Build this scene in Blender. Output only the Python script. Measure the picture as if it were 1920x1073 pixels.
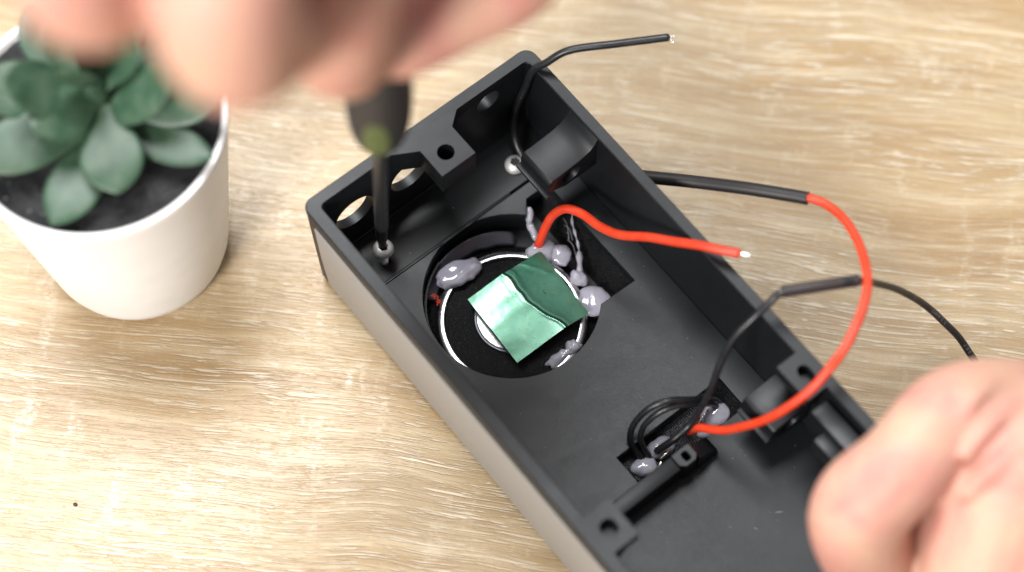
import bpy, bmesh, math, random
from mathutils import Vector, Matrix, noise

random.seed(7)
for o in list(bpy.data.objects):
    bpy.data.objects.remove(o, do_unlink=True)
scene = bpy.context.scene
col = scene.collection
S = 0.001                                   # all lengths below are millimetres
R = math.radians
PHI = 0.682                                 # heading of the box on the table
Z0 = 9.0                                    # height of the box frame's origin above the table
E1 = Vector((math.cos(PHI), math.sin(PHI), 0)); E2 = Vector((math.sin(PHI), -math.cos(PHI), 0))

# ------------------------------------------------------------------ camera
cam_data = bpy.data.cameras.new('camera'); cam = bpy.data.objects.new('camera', cam_data); col.objects.link(cam)
th, ro = 1.157, 0.0070
fw = Vector((0, math.cos(th), -math.sin(th))); rt = Vector((1, 0, 0)); up = rt.cross(fw)
r2 = rt*math.cos(ro) + up*math.sin(ro); u2 = -rt*math.sin(ro) + up*math.cos(ro)
m = Matrix((r2, u2, -fw)).transposed().to_4x4()
m.translation = Vector((62.4, -272.8, 604.0 + Z0))*S
cam.matrix_world = m
cam_data.sensor_width = 36; cam_data.lens = 36*3989/1920
cam_data.clip_start = 0.01; cam_data.clip_end = 50
cam_data.dof.use_dof = True; cam_data.dof.focus_distance = 0.648; cam_data.dof.aperture_fstop = 3.7
cam_data.dof.aperture_blades = 0
scene.camera = cam

# ------------------------------------------------------------------ light
world = bpy.data.worlds.new('World'); scene.world = world; world.use_nodes = True
wb = world.node_tree.nodes['Background']; wb.inputs[0].default_value = (0.93, 0.97, 1.0, 1); wb.inputs[1].default_value = 0.33
def area(name, loc, target, sx, sy, power, color):
    l = bpy.data.lights.new(name, 'AREA'); l.shape = 'RECTANGLE'; l.size = sx; l.size_y = sy; l.energy = power; l.color = color
    o = bpy.data.objects.new(name, l); col.objects.link(o); o.location = loc
    o.rotation_euler = (Vector(target) - Vector(loc)).to_track_quat('-Z', 'Y').to_euler()
    return o
area('ceiling_panel_lamp', (-0.13, 0.31, 1.12), (0.0, 0.03, 0), 0.58, 0.42, 19.0, (0.97, 0.985, 1.0))
area('softbox_lamp', (-0.34, -0.60, 0.56), (-0.04, 0.0, 0.03), 0.22, 0.22, 8.2, (1.0, 0.98, 0.955))
vs = scene.view_settings
vs.view_transform = 'Standard'; vs.look = 'None'; vs.exposure = 0.2; vs.gamma = 1.0; vs.use_curve_mapping = False
scene.cycles.use_denoising = True
scene.cycles.max_bounces = 8

# ------------------------------------------------------------------ materials
class NT:
    def __init__(s, name):
        s.m = bpy.data.materials.new(name); s.m.use_nodes = True; s.t = s.m.node_tree; s.n = s.t.nodes; s.l = s.t.links
        s.b = s.n['Principled BSDF']
        s.tc = s.n.new('ShaderNodeTexCoord')
    def mapping(s, scale, rot=(0, 0, 0), loc=(0, 0, 0), src='Object'):
        mp = s.n.new('ShaderNodeMapping'); mp.inputs['Scale'].default_value = [c*1000 for c in scale]
        mp.inputs['Rotation'].default_value = rot; mp.inputs['Location'].default_value = loc
        s.l.new(s.tc.outputs[src], mp.inputs[0]); return mp.outputs[0]
    def noise(s, vec, scale=1, detail=4, rough=.55, dist=0):
        n = s.n.new('ShaderNodeTexNoise'); n.inputs['Scale'].default_value = scale; n.inputs['Detail'].default_value = detail
        n.inputs['Roughness'].default_value = rough; n.inputs['Distortion'].default_value = dist
        s.l.new(vec, n.inputs['Vector']); return n.outputs['Fac']
    def ramp(s, fac, stops):
        r = s.n.new('ShaderNodeValToRGB'); e = r.color_ramp.elements
        while len(e) < len(stops): e.new(.5)
        for k, (p, c) in enumerate(stops):
            e[k].position = p; e[k].color = (c, c, c, 1) if isinstance(c, (int, float)) else (*c, 1)
        s.l.new(fac, r.inputs[0]); return r.outputs[0]
    def mix(s, fac, a, b, mode='MIX'):
        n = s.n.new('ShaderNodeMix'); n.data_type = 'RGBA'; n.blend_type = mode
        for k, v in ((0, fac), (6, a), (7, b)):
            if isinstance(v, (int, float)): n.inputs[k].default_value = v if k == 0 else (v, v, v, 1)
            elif isinstance(v, tuple): n.inputs[k].default_value = (*v, 1)
            else: s.l.new(v, n.inputs[k])
        return n.outputs[2]
    def math(s, op, a, b=0.0):
        n = s.n.new('ShaderNodeMath'); n.operation = op
        for k, v in ((0, a), (1, b)):
            if isinstance(v, (int, float)): n.inputs[k].default_value = v
            else: s.l.new(v, n.inputs[k])
        return n.outputs[0]
    def bump(s, h, strength=.3, dist=.1, normal=None):
        n = s.n.new('ShaderNodeBump'); n.inputs['Strength'].default_value = strength; n.inputs['Distance'].default_value = dist*S
        s.l.new(h, n.inputs['Height'])
        if normal: s.l.new(normal, n.inputs['Normal'])
        return n.outputs[0]
    def set(s, **k):
        names = dict(color='Base Color', rough='Roughness', metal='Metallic', spec='Specular IOR Level', coat='Coat Weight', coatr='Coat Roughness',
                     sss='Subsurface Weight', trans='Transmission Weight', normal='Normal', ior='IOR', alpha='Alpha')
        for a, v in k.items():
            i = s.b.inputs[names[a]]
            if isinstance(v, (int, float)): i.default_value = v
            elif isinstance(v, tuple): i.default_value = (*v, 1)
            else: s.l.new(v, i)
        return s

def plain(name, color, rough=.5, metal=0, **k):
    t = NT(name); t.set(color=color, rough=rough, metal=metal, **k); return t.m

def wood():
    t = NT('oak_laminate')
    rot = (0, 0, R(6.5))
    # slow wander of the grain
    w = t.n.new('ShaderNodeMapping'); w.inputs['Rotation'].default_value = rot; t.l.new(t.tc.outputs['Object'], w.inputs[0])
    def st(sx, sy, off=(0, 0, 0), wob=1.0):
        a = t.n.new('ShaderNodeVectorMath'); a.operation = 'MULTIPLY_ADD'
        nn = t.n.new('ShaderNodeTexNoise'); nn.inputs['Scale'].default_value = 14; nn.inputs['Detail'].default_value = 1
        t.l.new(w.outputs[0], nn.inputs['Vector'])
        sub = t.n.new('ShaderNodeVectorMath'); sub.operation = 'SUBTRACT'; t.l.new(nn.outputs['Color'], sub.inputs[0]); sub.inputs[1].default_value = (.5, .5, .5)
        t.l.new(sub.outputs[0], a.inputs[0]); a.inputs[1].default_value = (0, .014*wob, 0); t.l.new(w.outputs[0], a.inputs[2])
        mp = t.n.new('ShaderNodeMapping'); mp.inputs['Scale'].default_value = (sx*1000, sy*1000, 1); mp.inputs['Location'].default_value = off
        t.l.new(a.outputs[0], mp.inputs[0]); return mp.outputs[0]
    broad = t.noise(st(.005, .040), 1, 3, .55, .4)
    base = t.ramp(broad, [(.30, (.290, .178, .076)), (.46, (.370, .246, .116)), (.60, (.440, .315, .166)), (.76, (.49, .385, .232))])
    grey = t.noise(st(.008, .022, (9, 3, 0)), 1, 2)
    base = t.mix(t.ramp(grey, [(.45, 0), (.75, .6)]), base, (.38, .305, .20))
    med = t.noise(st(.016, .24, (4, 4, 0)), 1, 4, .62, .3)
    base = t.mix(t.ramp(med, [(.50, 0), (.68, .6)]), base, (.61, .50, .34))
    base = t.mix(t.ramp(med, [(.30, .55), (.46, 0)]), base, (.32, .205, .10))
    fine = t.noise(st(.030, 1.0, (3, 1, 0)), 1, 4, .65)
    base = t.mix(t.ramp(fine, [(.34, .45), (.54, 0)]), base, (.33, .215, .108))
    base = t.mix(t.ramp(fine, [(.56, 0), (.72, .45)]), base, (.64, .53, .37))
    grain = t.noise(st(1.0, 2.6), 1, 2, .5)
    base = t.mix(.20, base, grain, 'OVERLAY')
    # pale filled pores with a dark lower lip, gathered in drifts
    drift = t.ramp(t.noise(st(.010, .035, (5, 9, 0)), 1, 3, .6), [(.36, .12), (.58, 1)])
    def pores(sx, sy, o, a, b_, lip):
        p1 = t.noise(st(sx, sy, o), 1, 4, .62, .5); p2 = t.noise(st(sx, sy, (o[0], o[1] + lip, 0)), 1, 4, .62, .5)
        return t.ramp(p1, [(a, 0), (b_, 1)]), t.ramp(p2, [(a, 0), (b_, 1)])
    pm, pm2 = pores(.034, 1.15, (1, 2, 0), .575, .60, .22)
    pn, pn2 = pores(.060, 2.2, (6, 2, 0), .585, .62, .25)
    pq, pq2 = pores(.080, 1.45, (2, 8, 0), .592, .612, .30)
    dark = t.math('MULTIPLY', t.math('MAXIMUM', t.math('MAXIMUM', t.math('SUBTRACT', pm2, pm), t.math('SUBTRACT', pq2, pq)), 0), drift)
    dark2 = t.math('MULTIPLY', t.math('MAXIMUM', t.math('SUBTRACT', pn2, pn), 0), .55)
    dark = t.math('MAXIMUM', dark, dark2)
    pale = t.math('MAXIMUM', t.math('MULTIPLY', t.math('MAXIMUM', pm, pq), drift), t.math('MULTIPLY', pn, .35))
    base = t.mix(t.math('MULTIPLY', dark, .9), base, (.15, .088, .042))
    base = t.mix(t.math('MULTIPLY', pale, .75), base, (.70, .61, .47))
    # flecks across the grain, their glossy glare partly mixed in as pale colour
    fl = t.noise(st(.13, .045, (2, 7, 0), 0), 1, 3, .65)
    fl2 = t.noise(st(.45, .8, (7, 7, 0), 0), 1, 3, .6)
    flm = t.math('MULTIPLY', t.ramp(fl, [(.56, 0), (.70, 1)]), t.ramp(fl2, [(.40, 0), (.62, 1)]))
    base = t.mix(t.math('MULTIPLY', flm, .38), base, (.70, .61, .47))
    rough = t.math('ADD', t.math('MULTIPLY', fine, .24), .24)
    rough = t.math('SUBTRACT', rough, t.math('MULTIPLY', flm, .17))
    h = t.math('SUBTRACT', t.math('MULTIPLY', grain, .3), t.math('ADD', pale, dark))
    t.set(color=base, rough=rough, spec=.5, normal=t.bump(h, .35, .12))
    return t.m

def black_print(name, c, rough, linespace=.42, strength=.12, spec=.38):
    t = NT(name)
    v = t.mapping((1, 1, 1))
    wv = t.n.new('ShaderNodeTexWave'); wv.wave_type = 'BANDS'; wv.bands_direction = 'DIAGONAL'; wv.inputs['Scale'].default_value = .32/linespace
    wv.inputs['Distortion'].default_value = .2; t.l.new(v, wv.inputs['Vector'])
    n = t.noise(v, 1.4, 5, .6); big = t.noise(v, .05, 3, .5)
    h = t.math('ADD', t.math('MULTIPLY', wv.outputs['Fac'], .5), t.math('MULTIPLY', n, .8))
    cc = t.mix(t.ramp(big, [(.3, 0), (.7, 1)]), tuple(x*.85 for x in c), tuple(x*1.15 for x in c))
    cc = t.mix(t.ramp(t.noise(v, .9, 6, .75), [(.72, 0), (.8, .10)]), cc, (.20, .21, .23))
    t.set(color=cc, rough=t.math('ADD', t.math('MULTIPLY', n, .12), t.math('ADD', t.math('MULTIPLY', t.noise(v, .09, 5, .65, .8), .12), rough - .12)), spec=spec, normal=t.bump(h, strength, .08))
    return t.m

def skin():
    t = NT('skin')
    v = t.mapping((1, 1, 1))
    a = t.noise(v, .045, 3, .55, .6); b = t.noise(v, .5, 5, .6)
    c = t.ramp(a, [(.32, (.53, .225, .185)), (.5, (.56, .30, .228)), (.68, (.58, .35, .245))])
    c = t.mix(.10, c, b, 'OVERLAY')
    wr = t.noise(t.mapping((.10, .6, .6), (0, 0, R(35))), 1, 4, .6, .5)
    t.set(color=c, rough=.52, sss=.35, spec=.28, normal=t.bump(t.math('ADD', wr, t.math('MULTIPLY', b, .4)), .45, .6))
    t.b.inputs['Subsurface Radius'].default_value = (1, .35, .2); t.b.inputs['Subsurface Scale'].default_value = .004
    return t.m

def leaf_mat():
    t = NT('succulent_leaf')
    v = t.mapping((1, 1, 1))
    a = t.noise(v, .16, 4, .6); b = t.noise(v, 1.6, 4, .6)
    c = t.ramp(a, [(.3, (.020, .050, .026)), (.5, (.033, .073, .041)), (.72, (.068, .104, .066))])
    c = t.mix(t.ramp(t.noise(v, .35, 5, .7), [(.5, 0), (.75, .28)]), c, (.095, .125, .085))
    c = t.mix(t.ramp(t.noise(v, .07, 3, .6), [(.55, 0), (.75, .32)]), c, (.060, .062, .045))
    c = t.mix(.18, c, b, 'OVERLAY')
    t.set(color=c, rough=.40, sss=.12, spec=.32, normal=t.bump(b, .08, .2))
    t.b.inputs['Subsurface Radius'].default_value = (.3, 1, .4); t.b.inputs['Subsurface Scale'].default_value = .002
    return t.m

def soil_mat():
    t = NT('dark_soil'); v = t.mapping((1, 1, 1)); a = t.noise(v, .9, 6, .7); b = t.noise(v, .12, 3)
    c = t.ramp(a, [(.4, (.005, .005, .0055)), (.64, (.012, .012, .013)), (.78, (.06, .06, .065))])
    t.set(color=c, rough=t.ramp(b, [(.4, .3), (.6, .75)]), normal=t.bump(a, .8, .7)); return t.m

def glue_mat():
    t = NT('hot_glue'); v = t.mapping((1, 1, 1)); a = t.noise(v, .25, 3)
    t.set(color=t.ramp(a, [(.3, (.58, .56, .65)), (.7, (.70, .68, .76))]), rough=.045, sss=.5, spec=.65, trans=.45, ior=1.48, normal=t.bump(t.noise(v, .3, 2), .06, .5))
    t.b.inputs['Subsurface Radius'].default_value = (1, .95, 1); t.b.inputs['Subsurface Scale'].default_value = .0025
    return t.m

def foil_mat():
    t = NT('green_foil'); v = t.mapping((1, 1, 1)); a = t.noise(v, .16, 4, .6, .6); b = t.noise(v, 1.1, 3, .5)
    c = t.ramp(a, [(.35, (.018, .15, .085)), (.6, (.026, .18, .10)), (.78, (.07, .16, .09))])
    t.set(color=c, metal=.7, rough=t.math('ADD', t.math('MULTIPLY', b, .16), .22), spec=.6, coat=1.0, coatr=.2, normal=t.bump(t.math('ADD', a, t.math('MULTIPLY', b, .10)), .035, .5))
    t.b.inputs['Coat IOR'].default_value = 1.9
    return t.m

def brushed(name, c, rough=.25):
    t = NT(name); v = t.mapping((1, 1, 1)); a = t.noise(v, 1.2, 4)
    t.set(color=c, metal=1, rough=t.math('ADD', t.math('MULTIPLY', a, .2), rough - .1)); return t.m

def scuffed(name, c0, c1, rough, sss):
    t = NT(name); v = t.mapping((1, 1, 1)); a = t.noise(v, .25, 5, .65); b = t.noise(v, 1.8, 4, .6)
    t.set(color=t.mix(t.ramp(a, [(.35, 0), (.7, 1)]), c0, c1), rough=t.math('ADD', t.math('MULTIPLY', b, .3), rough - .1), sss=sss, normal=t.bump(b, .12, .12)); return t.m

def sparkle_black():
    t = NT('speaker_black'); v = t.mapping((1, 1, 1)); a = t.noise(v, 1.5, 5, .7); b = t.noise(v, .12, 3)
    m_ = t.math('MULTIPLY', t.ramp(a, [(.6, 0), (.7, 1)]), t.ramp(b, [(.45, 0), (.62, 1)]))
    t.set(color=(.004, .004, .0045), rough=t.ramp(a, [(.45, .65), (.62, .12)]), spec=.18, normal=t.bump(a, .7, .5)); return t.m

def ribbed(name, c, pitch, rot):
    t = NT(name); v = t.mapping((1, 1, 1), rot)
    wv = t.n.new('ShaderNodeTexWave'); wv.bands_direction = 'X'; wv.inputs['Scale'].default_value = .314/pitch; t.l.new(v, wv.inputs['Vector'])
    wv.inputs['Distortion'].default_value = .15
    t.set(color=c, rough=.28, spec=.6, normal=t.bump(wv.outputs['Fac'], .9, .35)); return t.m

M = dict(
    wood=wood(),
    box=black_print('black_printed_plastic', (.0055, .0064, .0076), .45, .42, .12, .42),
    boxfloor=black_print('black_printed_floor', (.0050, .0060, .0072), .45, .42, .2, .43),
    panel=plain('grey_panel', (.275, .258, .24), .5),
    base=black_print('black_base_edge', (.015, .016, .018), .55, .6, .5),
    inner_dark=black_print('dark_printed_plastic', (.010, .010, .011), .42),
    rough_black=None, speaker=sparkle_black(),
    chrome=brushed('chrome', (.80, .80, .82), .24), steel=plain('stainless_steel', (.82, .80, .78), .38, .6), darksteel=brushed('dark_steel', (.16, .165, .18), .42),
    solder=brushed('solder', (.75, .70, .58), .22), cap=brushed('polished_cap', (.92, .92, .93), .20),
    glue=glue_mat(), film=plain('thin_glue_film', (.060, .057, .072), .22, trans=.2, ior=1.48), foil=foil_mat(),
    red=scuffed('red_silicone', (.70, .040, .010), (.76, .065, .025), .36, .08), black_wire=scuffed('black_insulation', (.010, .0105, .012), (.022, .022, .024), .30, 0),
    shrink=plain('heat_shrink', (.016, .0135, .014), .48), shrink2=plain('brownish_heat_shrink', (.030, .022, .022), .45),
    tin=brushed('tinned_copper', (.85, .82, .78), .25), print_grey=plain('grey_print', (.12, .12, .13), .6),
    pot=None, soil=soil_mat(), leaf=leaf_mat(), skin=skin(), nail=plain('nail', (.78, .52, .44), .3),
    rubber=plain('black_rubber', (.022, .021, .023), .55), green=plain('green_grip_mark', (.115, .15, .045), .6),
    dust=plain('dust', (.30, .31, .33), .8), hair=plain('thread', (.65, .6, .55), .6), red_strand=plain('red_strand', (.7, .06, .03), .5),
)
t = NT('white_ceramic'); v = t.mapping((1, 1, 1)); n_ = t.noise(v, .08, 4)
t.set(color=t.ramp(n_, [(.35, (.87, .855, .845)), (.7, (.91, .895, .885))]), rough=.38, spec=.5, normal=t.bump(t.noise(v, .5, 4), .06, .2)); M['pot'] = t.m
t = NT('rough_glossy_black'); v = t.mapping((1, 1, 1)); a_ = t.noise(v, 1.5, 4, .6)
t.set(color=(.004, .004, .0045), rough=t.ramp(a_, [(.45, .6), (.62, .15)]), spec=.3, normal=t.bump(a_, 1.0, 1.4)); M['rough_black'] = t.m
M['ribs'] = ribbed('ribbed_black', (.014, .0145, .017), .75, (0, 0, 0))

# ------------------------------------------------------------------ mesh helpers
def link(name, me, mat, parent=None, smooth=None):
    o = bpy.data.objects.new(name, me); col.objects.link(o)
    if mat is not None and not me.materials: me.materials.append(mat)
    if parent is not None: o.parent = parent
    if smooth is not None:
        me.shade_smooth()
        if smooth < 179: me.set_sharp_from_angle(angle=R(smooth))
    return o
def tag(o, label=None, cat=None, group=None, kind=None):
    if label: o['label'] = label
    if cat: o['category'] = cat
    if group: o['group'] = group
    if kind: o['kind'] = kind
    return o
def empty(name, loc=(0, 0, 0), rz=0):
    o = bpy.data.objects.new(name, None); col.objects.link(o); o.location = loc; o.rotation_euler = (0, 0, rz); o.empty_display_size = .01
    return o
def L(u, v, z): return Vector((u*S, -v*S, (z + Z0)*S))                  # box frame (inside the rotated box empty)
def Wd(u, v, z): return (E1*u + E2*v + Vector((0, 0, z + Z0)))*S        # box frame -> world
def mesh(name, verts, faces):
    me = bpy.data.meshes.new(name); me.from_pydata([tuple(x) for x in verts], [], faces); me.update(); return me
def fixnormals(me):
    bm = bmesh.new(); bm.from_mesh(me); bmesh.ops.recalc_face_normals(bm, faces=bm.faces); bm.to_mesh(me); bm.free(); return me
def evaluated(o):
    dg = bpy.context.evaluated_depsgraph_get(); dg.update()
    me = bpy.data.meshes.new_from_object(o.evaluated_get(dg)); return me
def drop(o):
    d = o.data; bpy.data.objects.remove(o, do_unlink=True)
    if isinstance(d, bpy.types.Mesh): bpy.data.meshes.remove(d)
    elif isinstance(d, bpy.types.Curve): bpy.data.curves.remove(d)
def plate_mesh(name, outline, holes, z0, z1, bevel=.25):
    """flat plate in the box frame: outline and holes are (u, v) lists"""
    c = bpy.data.curves.new(name, 'CURVE'); c.dimensions = '2D'; c.fill_mode = 'BOTH'
    for pts in [outline] + list(holes):
        sp = c.splines.new('POLY'); sp.points.add(len(pts)-1); sp.use_cyclic_u = True
        for q, (a, b) in zip(sp.points, pts): q.co = (a*S, -b*S, 0, 1)
    c.extrude = max(((z1-z0)/2 - bevel)*S, 1e-6); c.bevel_depth = bevel*S; c.offset = -bevel*S; c.bevel_resolution = 1
    o = bpy.data.objects.new(name, c); col.objects.link(o)
    me = evaluated(o); drop(o); me.name = name
    me.transform(Matrix.Translation((0, 0, ((z0+z1)/2 + Z0)*S)))
    me.materials.clear()
    return me
def plate(name, outline, holes, z0, z1, mat, parent, bevel=.25):
    return link(name, plate_mesh(name, outline, holes, z0, z1, bevel), mat, parent, 35)
def rect(u0, v0, u1, v1): return [(u0, v0), (u1, v0), (u1, v1), (u0, v1)]
def circ(cu, cv, r, n=32): return [(cu + r*math.cos(2*math.pi*k/n), cv + r*math.sin(2*math.pi*k/n)) for k in range(n)]
def slot_shape(cu, cv, rx, ry, e=3.2, n=28):
    return [(cu + rx*abs(math.cos(a))**(2/e)*(1 if math.cos(a) > 0 else -1), cv + ry*abs(math.sin(a))**(2/e)*(1 if math.sin(a) > 0 else -1)) for a in [2*math.pi*k/n for k in range(n)]]
def loft(name, loops, closed_rings=False, caps=True):
    n = len(loops[0]); vs_ = [p for lp in loops for p in lp]; fs = []
    m_ = len(loops)
    for i in range(m_ if closed_rings else m_-1):
        j = (i+1) % m_
        for k in range(n):
            q = (k+1) % n
            fs.append((i*n+k, i*n+q, j*n+q, j*n+k))
    if caps and not closed_rings:
        fs.append(tuple(range(n))); fs.append(tuple((m_-1)*n + k for k in reversed(range(n))))
    return fixnormals(mesh(name, vs_, fs))
def catmull(pts, per=8):
    P = [Vector(p) for p in pts]; out = []
    Q = [P[0]*2 - P[1]] + P + [P[-1]*2 - P[-2]]
    for i in range(1, len(Q)-2):
        a, b, c, d = Q[i-1:i+3]
        for k in range(per):
            t_ = k/per
            out.append(.5*((2*b) + (c-a)*t_ + (2*a-5*b+4*c-d)*t_*t_ + (3*b-a-3*c+d)*t_**3))
    out.append(P[-1]); return out
def frames(path):
    T = []
    for i in range(len(path)):
        a = path[max(i-1, 0)]; b = path[min(i+1, len(path)-1)]; T.append((b-a).normalized())
    n = T[0].orthogonal().normalized(); out = []
    for i, t_ in enumerate(T):
        n = (n - t_*n.dot(t_)).normalized(); out.append((path[i], t_, n, t_.cross(n)))
    return out
def tube_mesh(name, path, radii, seg=14, round_ends=True, squash=1.0):
    fr = frames(path); loops = []
    if not hasattr(radii, '__len__'): radii = [radii]*len(path)
    def ring(p, n, b, r): return [p + (n*math.cos(2*math.pi*k/seg) + b*math.sin(2*math.pi*k/seg)*squash)*r for k in range(seg)]
    if round_ends:
        p, t_, n, b = fr[0]
        for a in (80, 50, 25): loops.append(ring(p - t_*radii[0]*math.sin(R(a))*.6, n, b, radii[0]*math.cos(R(a))))
    for (p, t_, n, b), r in zip(fr, radii): loops.append(ring(p, n, b, r))
    if round_ends:
        p, t_, n, b = fr[-1]
        for a in (25, 50, 80): loops.append(ring(p + t_*radii[-1]*math.sin(R(a))*.6, n, b, radii[-1]*math.cos(R(a))))
    return loft(name, loops)
def hollow_tube(name, path, r0, r1, seg=20, squash=1.0):
    fr = frames(path)
    def ring(p, n, b, r): return [p + (n*math.cos(2*math.pi*k/seg) + b*math.sin(2*math.pi*k/seg)*squash)*r for k in range(seg)]
    loops = [ring(p, n, b, r0) for p, t_, n, b in fr] + [ring(p, n, b, r1) for p, t_, n, b in reversed(fr)]
    return loft(name, loops, closed_rings=True)
def lathe(name, prof, seg=48, origin=Vector((0, 0, 0)), axis=Vector((0, 0, 1)), closed=False):
    axis = axis.normalized(); n = axis.orthogonal().normalized(); b = axis.cross(n)
    loops = [[origin + (axis*h + (n*math.cos(2*math.pi*k/seg) + b*math.sin(2*math.pi*k/seg))*max(r, 1e-4))*S for k in range(seg)] for r, h in prof]
    return loft(name, loops, closed_rings=closed, caps=not closed)
def blob_mesh(name, c, ax, seed=0, amp=.18, sub=4, freq=.22, flat=None):
    """lumpy drop: centre (u,v,z), semi-axes given as three box-frame vectors in mm"""
    bm = bmesh.new(); bmesh.ops.create_icosphere(bm, subdivisions=sub, radius=1)
    A = [Vector(a) for a in ax]; c = Vector(c)
    for v_ in bm.verts:
        d = v_.co.copy(); p = A[0]*d.x + A[1]*d.y + A[2]*d.z
        k = 1 + amp*noise.noise(p*freq + Vector((seed*7.3, seed*3.1, 0))) + amp*.4*noise.noise(p*freq*2.7 + Vector((seed, 4, 2)))
        q = c + p*k
        if flat is not None and q.z < flat: q.z = flat
        v_.co = L(*q)
    me = bpy.data.meshes.new(name); bm.to_mesh(me); bm.free(); return fixnormals(me)
def boolean(me, cutters, name):
    o = bpy.data.objects.new('t', me); col.objects.link(o); cs = []
    for cm in cutters:
        c = bpy.data.objects.new('c', cm); col.objects.link(c); cs.append(c)
        md = o.modifiers.new('b', 'BOOLEAN'); md.operation = 'DIFFERENCE'; md.solver = 'EXACT'; md.object = c
    out = evaluated(o); out.name = name; out.materials.clear()
    for c in cs: drop(c)
    drop(o); return out
def prism(name, prof, v0, v1, bevel=0):
    """(u, z) profile extruded along v in the box frame"""
    loops = [[L(u, v_, z) for u, z in prof] for v_ in (v0, v1)]
    return loft(name, loops)
def bevelled(me, w=.3, seg=2, ang=40):
    o = bpy.data.objects.new('t', me); col.objects.link(o)
    md = o.modifiers.new('b', 'BEVEL'); md.width = w*S; md.segments = seg; md.limit_method = 'ANGLE'; md.angle_limit = R(ang)
    out = evaluated(o); nm = me.name; drop(o); out.name = nm; return out
def box_mesh(name, u0, u1, v0, v1, z0, z1, bevel=.3):
    me = loft(name, [[L(u, v_, z) for u, v_ in rect(u0, v0, u1, v1)] for z in (z0, z1)])
    return bevelled(me, bevel) if bevel else me

# ------------------------------------------------------------------ table
me = mesh('table', [(-.75, -.6, 0), (.95, -.6, 0), (.95, .75, 0), (-.75, .75, 0), (-.75, -.6, -.03), (.95, -.6, -.03), (.95, .75, -.03), (-.75, .75, -.03)],
          [(0, 1, 2, 3), (7, 6, 5, 4), (0, 4, 5, 1), (1, 5, 6, 2), (2, 6, 7, 3), (3, 7, 4, 0)])
tag(link('table', me, M['wood']), 'pale oak effect table top with streaky grain', 'table', kind='structure')

# ------------------------------------------------------------------ the printed box
H = 41.5; WU = 86.0; LEN = 215.0
box = tag(empty('project_box', (0, 0, 0), PHI), 'long black printed plastic enclosure lying open with grey side panel', 'box')
def rrect(inset_u0, inset_v0, inset_u1, inset_v1, z, rad, n=6, chamfer=None):
    u0, v0, u1, v1 = inset_u0, inset_v0, WU - inset_u1, LEN - inset_v1
    pts = []
    for ci, (cu, cv, a0) in enumerate(((u0 + rad, v0 + rad, 180), (u1 - rad, v0 + rad, 270), (u1 - rad, v1 - rad, 0), (u0 + rad, v1 - rad, 90))):
        for k in range(n+1):
            a = R(a0 + 90*k/n)
            pts.append((cu + rad*math.cos(a), cv + rad*math.sin(a)))
    return [L(a, b, z) for a, b in pts]
loops = [rrect(1.6, 2.6, 1.6, 1.6, -6.8, 2.2), rrect(1.0, 1.4, 1.0, 1.0, -5.0, 2.8), rrect(.15, .2, .15, .15, H-3, 3.3), rrect(0, 0, 0, 0, H-.5, 3.6), rrect(.35, .35, .35, .35, H, 3.3),
         rrect(4.0, 3.8, 3.4, 4, H, 1.8), rrect(4.3, 4.0, 3.7, 4.2, H-.35, 1.6), rrect(4.3, 4.0, 3.7, 4.2, -6.8, 1.6)]
shell = loft('shell', loops, closed_rings=True)
def cyl_v(u, z, r, v0=-6, v1=12, n=48):
    return loft('cut', [[L(u + r*math.cos(2*math.pi*k/n), v_, z + r*math.sin(2*math.pi*k/n)) for k in range(n)] for v_ in (v0, v1)])
shell = boolean(shell, [cyl_v(15.6, 22.2, 7.0), cyl_v(36.4, 21.6, 7.0), cyl_v(67.2, 33.2, 4.3, n=32)], 'shell')
link('shell', shell, M['box'], box, 30)
# floor of the box: plate with speaker cut-out and wire slot
cu, cv, cr = 40.5, 49.2, 27.4
hole = []
for k in range(72):
    a = 2*math.pi*k/72
    p = (cu + cr*math.cos(a), cv + cr*math.sin(a))
    hole.append((a, p))
lo, hi = -42, 45     # the arc replaced by the rectangular notch
arc = [(cu + cr*math.cos(R(a)), cv + cr*math.sin(R(a))) for a in [hi + (360 - hi + lo)*k/64 for k in range(65)]]
hole = arc + [(64.5, 26.5), (73.0, 26.5), (73.0, 69.0)]
slot = rect(31.8, 109.8, 72.2, 121.4)
plate('floor', rect(4.35, 22.3, WU-3.75, LEN-4.3), [hole, slot], -6.5, 5, M['boxfloor'], box, .2)
plate('screw_ledge', rect(4.35, 4.05, WU-3.75, 20.9), [circ(17.4, 15.3, 1.5, 20)], -6.5, 3.6, M['box'], box, .2)
link('floor_rib', box_mesh('floor_rib', 4.4, 62, 21.2, 21.9, -6, 4.3, .15), M['box'], box, 35)
link('wall_rib', box_mesh('wall_rib', 4.35, 58, 4.05, 4.9, 3.4, 5.0, .2), M['box'], box, 35)
plate('base_plate', rect(2.2, 4.8, WU-2.4, LEN-3), [], -9, -6.6, M['base'], box, .35)
# grey insert on the long side wall
def wall_u(z): return 1.0 + (.15-1.0)*(z+5.0)/(H-3+5.0)
pts = [(6.2, 35.0), (LEN-8, 35.0), (LEN-8, -3.2), (7.8, -3.2), (6.4, 14)]
me = loft('side_panel', [[L(wall_u(z) + d, v_, z) for v_, z in pts] for d in (-.45, .5)])
link('side_panel', bevelled(me, .2), M['panel'], box, 35)
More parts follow.
